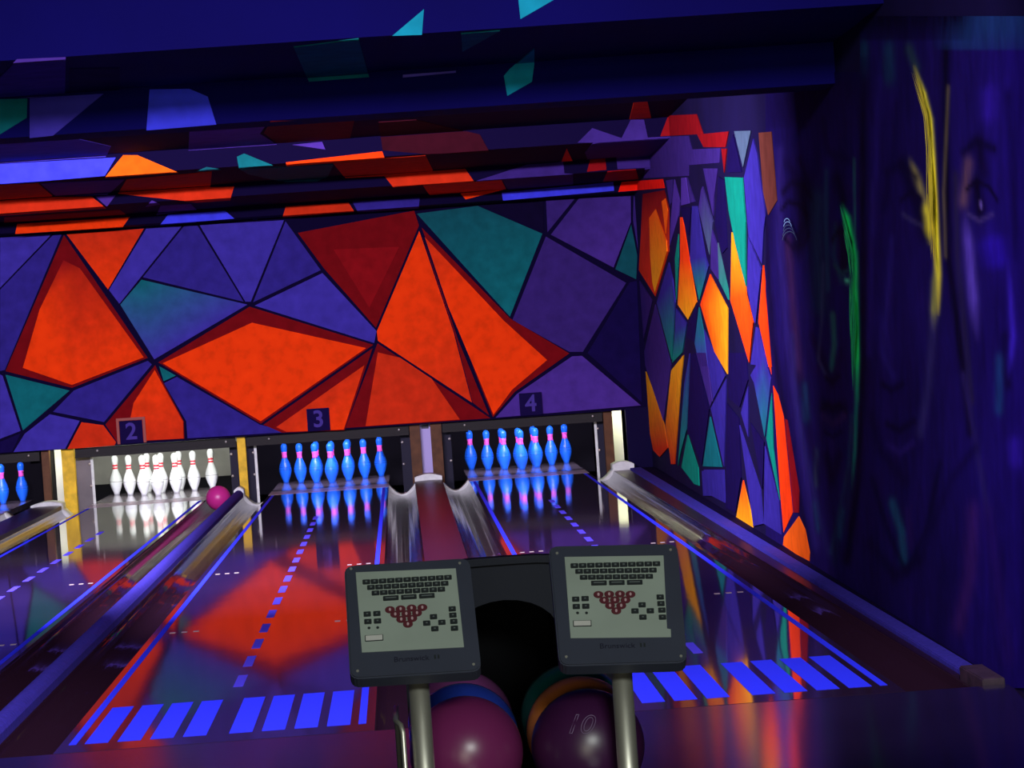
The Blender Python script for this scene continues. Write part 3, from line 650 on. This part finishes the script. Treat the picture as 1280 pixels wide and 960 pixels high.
# ------------------------------------------------------------------ pits
def pit_post(name, x0, x1, z1, m, label, y0=17.52, y1=17.62):
    return tag(box(name, x0, x1, y0, y1, -.19, z1, m, bevel=.004), label, 'post', 'posts between the pits')
def kick(x0, x1, label):
    return tag(box('kickback_panel', x0, x1, 17.63, Y_BACK-.02, -.19, 1.5, 'black'), label, 'partition', 'partitions between the pits')  # partitions carried higher so lamp light cannot spill between pits
kick(-2.70, -2.525, 'black partition just left of the bright gap beside the white pins')
kick(-2.395, -2.36, 'thin black partition between the pits of the left-edge lane and the white pins')
kick(-.80, -.76, 'black partition between the pits of the white pins and sign three')
kick(.76, 1.03, 'black partition between the pits of signs three and four')
kick(2.55, 2.60, 'black partition at the right end, beside the pit of sign four')
pit_post('pit_post', -2.585, -2.515, .60, 'brown', 'brown wooden post just left of the white gap beside lane 2')
pit_post('pit_post', -2.405, -2.29, .60, 'yellow', 'yellow wooden post at the left of the white-lit pins')
pit_post('pit_post', -.815, -.74, .60, 'yellow', 'yellow wooden post between the white and the blue pins')
pit_post('pit_post', .752, .846, .60, 'brown', 'left one of the two brown posts between signs 3 and 4')
pit_post('pit_post', .942, 1.042, .60, 'brown', 'right one of the two brown posts between signs 3 and 4')
pit_post('pit_post', 2.52, 2.60, .60, 'brown', 'brown wooden post beside the bright white gap at right')
def gap(x0, x1, m, label):
    return tag(box('gap_stand_in', x0, x1, (17.95 if m == 'offwhite' else 17.61), (17.97 if m == 'offwhite' else 17.628), -.1, .70, m), label, 'board')  # boards added in place of the openings to the lit back room
gap(-2.515, -2.405, 'offwhite', 'off-white board standing in for the bright gap left of lane 2')
gap(.846, .942, 'lavender', 'lavender board standing in for the dim gap between the brown posts').location.z = 0
box('vent_slot', .862, .926, 17.60, 17.612, .47, .505, 'print', bpy.data.objects['gap_stand_in.001'])
gap(2.60, 2.717, 'offwhite', 'cream-white board standing in for the bright gap at right of the pits')
struct(box('wall_pit_side', 2.72, 3.05, 17.44, 17.55, -.19, .53, 'darkwall'))
WHITE = (1, 1, .93)
area('added_gap_lamp_left', (-2.46, 17.58, .66), (-2.46, 17.95, .18), .09, .06, 3.2, (1, 1, .85))  # hidden lamps added to light the two off-white stand-in boards
area('added_gap_lamp_right', (2.66, 17.58, .66), (2.66, 17.95, .18), .09, .06, 4.4, (1, 1, .82))
PIT = {1: (-4.2, -2.70), 2: (-2.36, -.80), 3: (-.76, .76), 4: (1.03, 2.55)}
for k, (x0, x1) in PIT.items():
    r = tag(empty('pit_rail', ((x0+x1)/2, 17.6, .5)), 'grey metal rail over the pins of the lane '+WHERE[k], 'rail', 'metal rails over the pits')
    ra_, rb_ = {1: (-4.2, -2.6), 2: (-2.28, -.825), 3: (-.73, .745), 4: (1.05, 2.51)}[k]; r.location.x = (ra_+rb_)/2; h = (rb_-ra_)/2
    box('rail_bar', -h, h, -.09, -.02, -.06, .012, 'steel', r, bevel=.004)
    box('rail_flange', -h, h, -.10, -.08, -.075, -.055, 'steel', r)
    for x in (-h*.72, h*.88):
        lathe('bolt', [(0, 0), (.010, 0), (.010, .012), (0, .012)], 'chrome', r, 8).matrix_local = Matrix.Translation((x, -.10, -.02)) @ Matrix.Rotation(math.pi/2, 4, 'X')
    h = (x1-x0)/2-.01
    cu = tag(empty('pit_curtain', ((x0+x1)/2, 19.55, 0)), ('grey' if k == 2 else 'black')+' curtain behind the pins of the lane '+WHERE[k], 'curtain', 'curtains behind the pins')
    box('curtain_cloth', -h, h, 0, .02,   .085, 1.2, 'grey' if k == 2 else 'black', cu)  # grey in the lit pit, black elsewhere: shade put into the cloth colour
    box('lower_flap', -h, h, -.012, .0, -.12, .09, 'black', cu)
    # side plates with their pale edge strips and bolts
    if k > 1:
        for s in (-1, 1):
            wide = (k, s) == (2, -1)
            pl = tag(box('side_plate', (x1-.095 if s > 0 else x0), (x1 if s > 0 else (x0+.21 if wide else x0+.095)), 17.64, 17.70, -.15, .47, 'grey' if wide else 'hood'),
                     ('wide grey' if wide else 'dark')+' plate on the %s of the pit in the lane ' % ('right' if s > 0 else 'left')+WHERE[k], 'plate', 'dark plates in the pits')
            xe = x1-.10 if s > 0 else x0+(.215 if wide else .10)
            if (k, s) in ((3, -1), (4, 1), (2, -1)): box('edge_strip', xe-.012, xe+.012, 17.628, 17.64, -.10, .44, 'lip', pl, bevel=.002)
            for z in (.16, .36):
                sphere('bolt', (xe+.02*s, 17.63, z), .013, 'chrome', pl)
    lamp = area('pit_lamp_lane_%d' % k, ((x0+x1)/2, 17.76, .95), ((x0+x1)/2, 18.9, .1), 1.3, .12, 25 if k == 2 else 26, WHITE if k == 2 else UV, 2.4)
area('pit_lamp_lane_2_front', (-1.56, 17.60, .60), (-1.62, 17.2, 0), 1.3, .03, 4, WHITE)

# ------------------------------------------------------------------ pins
def pin_proto(body, stripe, two, scuff):
    hs = [(0, .026), (.0, .0255), (.019, .0285), (.057, .0454), (.086, .0540), (.114, .0605), (.143, .0595), (.184, .0480), (.220, .0330), (.240, .0265), (.254, .0235), (.279, .0240), (.298, .0275), (.320, .0315), (.343, .0325), (.36, .029), (.374, .018), (.381, .0)]
    pts = [(0, 0), (.0258, 0)]+[(r, z) for z, r in hs[2:]]
    # smooth the profile
    def rad(z):
        for (z0, r0), (z1, r1) in zip(hs[2:], hs[3:]):
            if z0 <= z <= z1:
                t = (z-z0)/(z1-z0); return r0+(r1-r0)*t
        return .02
    e = empty('bowling_pin')
    lathe('pin_body', pts, body, e)
    def band(a, b, m, name):
        n = 5; lathe(name, [(rad(a), a)]+[(rad(a+(b-a)*i/n)+.0007, a+(b-a)*i/n) for i in range(n+1)]+[(rad(b), b)], m, e)
    if two: band(.246, .262, stripe, 'neck_stripe'); band(.272, .288, stripe, 'neck_stripe')
    else: band(.238, .298, stripe, 'neck_stripe')
    band(.124, .127, scuff, 'belly_line')
    if not two: band(.150, .152, scuff, 'belly_line')
    return e
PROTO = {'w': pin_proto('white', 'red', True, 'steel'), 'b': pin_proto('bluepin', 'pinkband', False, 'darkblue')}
SPOT = [('front pin at the point', 0, 0), ('left pin of the second row', -1, 1), ('right pin of the second row', 1, 1), ('left pin of the third row', -2, 2), ('middle pin of the third row', 0, 2),
        ('right pin of the third row', 2, 2), ('back left corner pin', -3, 3), ('back row pin second from left', -1, 3), ('back row pin second from right', 1, 3), ('back right corner pin', 3, 3)]
used = set()
for k, c in LANES.items():
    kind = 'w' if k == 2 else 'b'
    for nm, col, row in SPOT:
        src = PROTO[kind]
        if kind not in used: root = src; used.add(kind)
        else:
            root = src.copy(); COL.objects.link(root)
            for ch in src.children:
                q = ch.copy(); COL.objects.link(q); q.parent = root
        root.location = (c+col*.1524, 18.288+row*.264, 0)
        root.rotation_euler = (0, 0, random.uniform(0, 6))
        tag(root, ('white red-striped pin under the framed sign, ' if k == 2 else 'pin coloured blue by blacklight glow '+{1: 'at the left picture edge, ', 3: 'under sign three, ', 4: 'under sign four, '}[k])+nm, 'bowling pin', 'pins of lane '+NUM[k])

# ------------------------------------------------------------------ lane number signs
for d, px, framed in ((2, [(150, 527), (178.5, 553)], True), (3, [(383.5, 510.5), (412.5, 538.5)], False), (4, [(649.5, 491), (677.5, 519)], False)):
    p0 = at_y(*px[0], Y_MASK-.02); p1 = at_y(*px[1], Y_MASK-.02); cx, cz = (p0.x+p1.x)/2, (p0.z+p1.z)/2; h = .102
    s = tag(empty('lane_number_sign', (cx, Y_MASK-.014, cz)), ['small navy sign with a violet two in a brown frame', 'small navy sign with a violet three', 'small navy sign with a violet four'][d-2], 'sign', 'lane number signs')
    box('sign_board', -h, h, -.018, 0, -h, h, 'signboard', s, bevel=.003)
    me = text_mesh(str(d), .21, .003, bold=.004); me.materials.append(MT['digit'])
    t = link(bpy.data.objects.new('digit', me), s); t.matrix_local = Matrix.Translation((0, -.0195, 0)) @ Matrix.Rotation(math.pi/2, 4, 'X')
    if framed:
        g = .028
        for a in ((-h-g, -h-.004, -h, h+g), (h+.004, h+g, -h, h+g), (-h-.004, h+.004, h+.004, h+g)):
            box('sign_frame', a[0], a[1], -.02, 0, a[2], a[3], 'signframe', s)

# ------------------------------------------------------------------ gutter ball
pb = at_z(266, 620.5, .03)
b = sphere('bowling_ball', (A[3]+GW/2, pb.y, -.012-.088+.1085+.004), .1085, 'b_pink')
tag(b, 'pink bowling ball rolling in the gutter beside the white pins', 'bowling ball', 'bowling balls')

# ------------------------------------------------------------------ ball return with hood
BR_X = .905
br = tag(empty('ball_return', (BR_X, -4.0, 0)), 'dark ball return with arched hood between the two keypads', 'ball return')
BZ = .335
box('rack_base', -.30, .34, -.40, .42, 0.0, .26, 'hood', br, bevel=.02)
for x in (-.24, -.11, .115, .245):
    tube('rack_rail', [(x, -.40, .318), (x, .42, .318)], .014, 'hood', br, 10)
for x in (-.235, .24):
    for y in (-.34, .3): box('rail_support', x-.012, x+.012, y-.02, y+.02, .255, .31, 'hood', br)
# hood: arched front, swept body
cxh = at_y(630, 750, -3.5).x-BR_X; ztop = at_y(630, 750, -3.5).z
ra = .115; zt = at_y(640, 697, -3.5).z-.008
arch = [(cxh-ra, .262), (cxh-ra, ztop-.075)]
for i in range(1, 12):
    t = math.pi-math.pi*i/12; arch.append((cxh+math.cos(t)*ra, ztop-.075+math.sin(t)*.075))
arch += [(cxh+ra, ztop-.075), (cxh+ra, .262)]
ow = .225
outer = [(cxh-ow, .262), (cxh-ow, zt-.06)]
for i in range(1, 12):
    t = i/12; x = -ow+2*ow*t; outer.append((cxh+x, zt-.06+.06*(1-abs(2*t-1)**4)))
outer += [(cxh+ow, zt-.06), (cxh+ow, .262)]
n = len(arch)
yf, yb = .50, 1.10
v = [(x, yf, z) for x, z in outer]+[(x, yf, z) for x, z in arch]+[(x, yb, z-(.15 if z > .3 else 0)) for x, z in outer]+[(x, yb-.1, z) for x, z in arch]
f = []
for i in range(n-1):
    f += [(i, i+1, n+i+1, n+i), (i, i+1, 2*n+i+1, 2*n+i)]
f.append(tuple(range(2*n, 3*n)))
obj('hood_shell', v, f, 'hood', br)
vt = [(x, yf+.001, z) for x, z in arch]+[(x, yb-.1, z) for x, z in arch]
ft = [(i, i+1, n+i+1, n+i) for i in range(n-1)]+[tuple(range(n, 2*n))]
obj('hood_tunnel', vt, ft, 'black', br)
vl, fl_ = [], []
for i in range(1, n-1):
    x, z = outer[i]
    vl += [(x, yf-.02, z+.012), (x, yf+.03, z+.012), (x, yf-.02, z-.004), (x, yf+.03, z-.004)]
m_ = len(vl)//4
for i in range(m_-1):
    a, c_ = i*4, i*4+4
    fl_ += [(a, a+1, c_+1, c_), (a, c_, c_+2, a+2), (a+2, c_+2, c_+3, a+3), (a+1, a+3, c_+3, c_+1)]
obj('hood_lip', vl, fl_, 'hood', br)
box('hood_stand', cxh-.20, cxh+.20, yf+.05, yb, 0, .262, 'hood', br)
# thin chrome guard rail at the near left side of the rack
g0 = at_y(503, 960, -4.45); g1 = at_y(503.5, 915, -4.45); g2 = at_y(500, 901, -4.45)
gx = g1.x-BR_X
tube('guard_rail', [(gx, -.45, .02), (gx, -.45, g1.z), (gx-.003, -.44, g1.z+.012), (gx-.012, -.42, g1.z+.018), (gx-.012, -.2, g1.z+.018), (gx-.012, -.18, .25)], .005, 'chrome', br, 10)

# balls on the rack
def rack_ball(px, py, y, k, m, label):
    c = at_y(px, py, y)
    o = sphere('bowling_ball', (c.x, y+k*.2185, c.z), .109, m); tag(o, label, 'bowling ball', 'bowling balls'); return o
YB = -4.28
rack_ball(583, 941, YB, 0, 'b_magenta', 'magenta bowling ball nearest the viewer in the left row')
rack_ball(583, 941, YB, 1, 'b_blue', 'blue bowling ball behind the magenta ball')
rack_ball(582, 940, YB, 2, 'b_mauve', 'mauve bowling ball at the back of the left row')
b10 = rack_ball(735, 932, YB, 0, 'b_plum', 'dark plum bowling ball engraved with the number 10')
rack_ball(735, 932, YB, 1, 'b_orange', 'orange bowling ball behind the plum ball')
rack_ball(733, 930, YB, 2, 'b_teal', 'teal bowling ball at the back of the right row')
me = text_mesh('10', .056, 0, shear=.28, outline=.0008)
dirv = (at_y(722, 904, YB-.1)-b10.location).normalized()
upv = (Vector((.05, 0, 1))-dirv*dirv.z).normalized(); rtv = upv.cross(dirv)
for vv in me.vertices:
    q = (dirv*.109+rtv*vv.co.x+upv*vv.co.y).normalized()*(.1098+vv.co.z); vv.co = q
me.materials.append(MT['ballprint']); link(bpy.data.objects.new('engraved_number', me), b10)

# ------------------------------------------------------------------ scoring keypads
LEAN = math.radians(38)
def keypad(crop, house, screen, rows, pins, squares, leds, card, arrows, side, screws, logo, post, yc, label, plabel):
    ctr = tr(crop, [(sum(p[0] for p in house)/4, sum(p[1] for p in house)/4)])[0]
    P0 = at_y(*ctr, yc); N = Vector((0, -math.cos(LEAN), math.sin(LEAN)))
    H = [on_plane(*q, P0, N) for q in tr(crop, house)]
    ex = ((H[1]-H[0]).normalized()+(H[2]-H[3]).normalized()).normalized(); ey = ex.cross(N)*-1
    ey = N.cross(ex)                                     # up along the face
    foot = Vector((at_y(*post[0], yc+.02).x, yc+.02, 0))
    root = tag(empty('scoring_keypad', foot), label, 'keypad', 'scoring keypads on chrome posts')
    B = Matrix((ex, ey, N)).transposed().to_4x4(); B.translation = P0-foot
    inv = B.inverted()
    def loc(q): return inv @ (on_plane(*tr(crop, [q])[0], P0, N)-foot)
    def put(o, parent=root):
        return o
    def poly(name, pts, z0, z1, m, parent=root, bevel=0):
        n = len(pts); v = [B @ Vector((x, y, z1)) for x, y in pts]+[B @ Vector((x, y, z0)) for x, y in pts]
        return obj(name, v, [tuple(range(n)), tuple(range(2*n-1, n-1, -1))]+[(i, n+i, n+(i+1) % n, (i+1) % n) for i in range(n)], m, parent, bevel=bevel)
    def rect(name, c, w_, h_, z0, z1, m, parent=root, bevel=0):
        return poly(name, [(c.x-w_/2, c.y-h_/2), (c.x+w_/2, c.y-h_/2), (c.x+w_/2, c.y+h_/2), (c.x-w_/2, c.y+h_/2)], z0, z1, m, parent, bevel)
    hc = [loc(q) for q in house]
    def rounded(cs, r):
        out = []
        for i in range(4):
            a, b_, c_ = [Vector((cs[(i+j) % 4].x, cs[(i+j) % 4].y)) for j in (-1, 0, 1)]
            d1, d2 = (a-b_).normalized(), (c_-b_).normalized()
            for j in range(5):
                t = j/4; out.append(tuple(b_+d1*r*(1-t)**2+d2*r*t**2))
        return out
    hs = poly('housing', rounded(hc, .018), -.035, .0, 'housing', bevel=.003)
    sc = poly('face_plate', [(loc(q).x, loc(q).y) for q in screen], -.004, .0012, 'face')
    px = (hc[1]-hc[0]).length/math.dist(house[0], house[1])
    for (a, b_), n, wide in rows:
        for i in range(n):
            t = i/(n-1) if n > 1 else 0; c = loc((a[0]+(b_[0]-a[0])*t, a[1]+(b_[1]-a[1])*t))
            kk = rect('key', c, (116 if wide else 57)*px*crop[2]/6, 41*px*crop[2]/6, .0005, .0035, 'key', sc, bevel=.0008)
            rect('key_legend', c, (80 if wide else 16)*px*crop[2]/6, (9 if wide else 15)*px*crop[2]/6, .0036, .0040, 'legend', sc)
    def disc(name, c, r, z0, z1, m, parent, sy=1.):
        return poly(name, [(c.x+math.cos(2*math.pi*i/16)*r, c.y+math.sin(2*math.pi*i/16)*r*sy) for i in range(16)], z0, z1, m, parent)
    for q in pins:
        c = loc(q); disc('pin_button', c, 37*px*crop[2]/6, .0005, .003, 'pinkey', sc, .8)
        disc('pin_button_legend', c, 8.5*px*crop[2]/6, .0031, .0036, 'pinlegend', sc, 1.6)
    for q in squares+arrows+side:
        c = loc(q); rect('key', c, 54*px*crop[2]/6, 43*px*crop[2]/6, .0005, .0035, 'key', sc, bevel=.0008)
        rect('key_legend', c, 14*px*crop[2]/6, 10*px*crop[2]/6, .0036, .0040, 'legend', sc)
    for q in leds: disc('indicator', loc(q), 11*px*crop[2]/6, .0005, .002, 'key', sc)
    c = loc(card); rect('card_border', c, 136*px*crop[2]/6, 54*px*crop[2]/6, .0005, .0022, 'key', sc, bevel=.0006); rect('card_label', c, 124*px*crop[2]/6, 42*px*crop[2]/6, .0021, .0028, 'card', sc)
    for q in screws: disc('screw', loc(q), .0026, -.001, .0012, 'chrome', hs)
    me = text_mesh('Brunswick', 62*px*crop[2]/6, .0003); me.materials.append(MT['print'])
    c = loc(logo); lo = link(bpy.data.objects.new('maker_lettering', me), hs); lo.matrix_local = B @ Matrix.Translation((c.x-.006, c.y, .0006))
    for i in range(2): rect('maker_mark', Vector((c.x+(150+26*i)*px*crop[2]/6, c.y+.001, 0)), 13*px*crop[2]/6, 34*px*crop[2]/6, .0002, .0007, 'key', hs)
    # neck below the housing and the chrome post to the floor
    rect('post_socket', loc((sum(q[0] for q in house[2:])/2+10, house[3][1]-330)), .05, .05, -.06, -.034, 'hood')
    top = at_y(*post[0], yc+.02); zt_ = (B @ Vector(((hc[2].x+hc[3].x)/2, (hc[2].y+hc[3].y)/2+.03, -.05)))
    tube('post', [(0, 0, .012), (0, 0, top.z-0+.028)], .0195, 'chrome', root, 24)
    lathe('post_base', [(0, 0), (.045, 0), (.045, .008), (.03, .014), (.0, .014)], 'steel', root)
    return root
keypad((430, 690, 6.), [(0, 100), (940, 40), (1032, 890), (45, 952)], [(88, 155), (838, 125), (900, 715), (135, 755)],
       [(((168, 229), (780, 195)), 11, 0), (((203, 270), (755, 240)), 10, 0), (((237, 312), (730, 284)), 9, 0), (((352, 350), (622, 333)), 3, 1)],
       [(345, 438), (425, 432), (507, 425), (588, 421), (385, 472), (468, 468), (548, 462), (430, 510), (512, 503), (480, 546)],
       [(175, 470), (247, 466), (180, 526), (252, 522)], [(188, 573), (253, 570)], (226, 648), [(672, 490), (621, 538), (735, 532), (682, 580)], [(812, 431), (817, 478), (824, 525), (829, 576)],
       [(52, 126), (868, 84), (102, 893), (972, 843)], (530, 800), [(523, 850)], -4.47, 'slate scoring keypad on chrome post, left of the two', '')
keypad((680, 670, 5.645), [(30, 68), (940, 50), (1012, 890), (108, 916)], [(145, 150), (843, 140), (868, 655), (894, 660), (897, 715), (188, 722)],
       [(((215, 214), (793, 200)), 11, 0), (((248, 254), (768, 245)), 10, 0), (((280, 296), (742, 289)), 9, 0), (((388, 336), (640, 331)), 3, 1)],
       [(384, 418), (460, 415), (536, 414), (610, 416), (425, 458), (500, 456), (575, 456), (466, 496), (545, 496), (510, 533)],
       [(224, 450), (290, 446), (228, 502), (295, 500)], [(237, 546), (300, 546)], (270, 620), [(692, 490), (642, 533), (750, 532), (698, 577)], [(820, 435), (825, 481), (832, 527), (836, 577)],
       [(92, 122), (893, 98), (157, 853), (967, 848)], (540, 776), [(777, 840)], -4.47, 'slate scoring keypad on chrome post, right of the two', '')
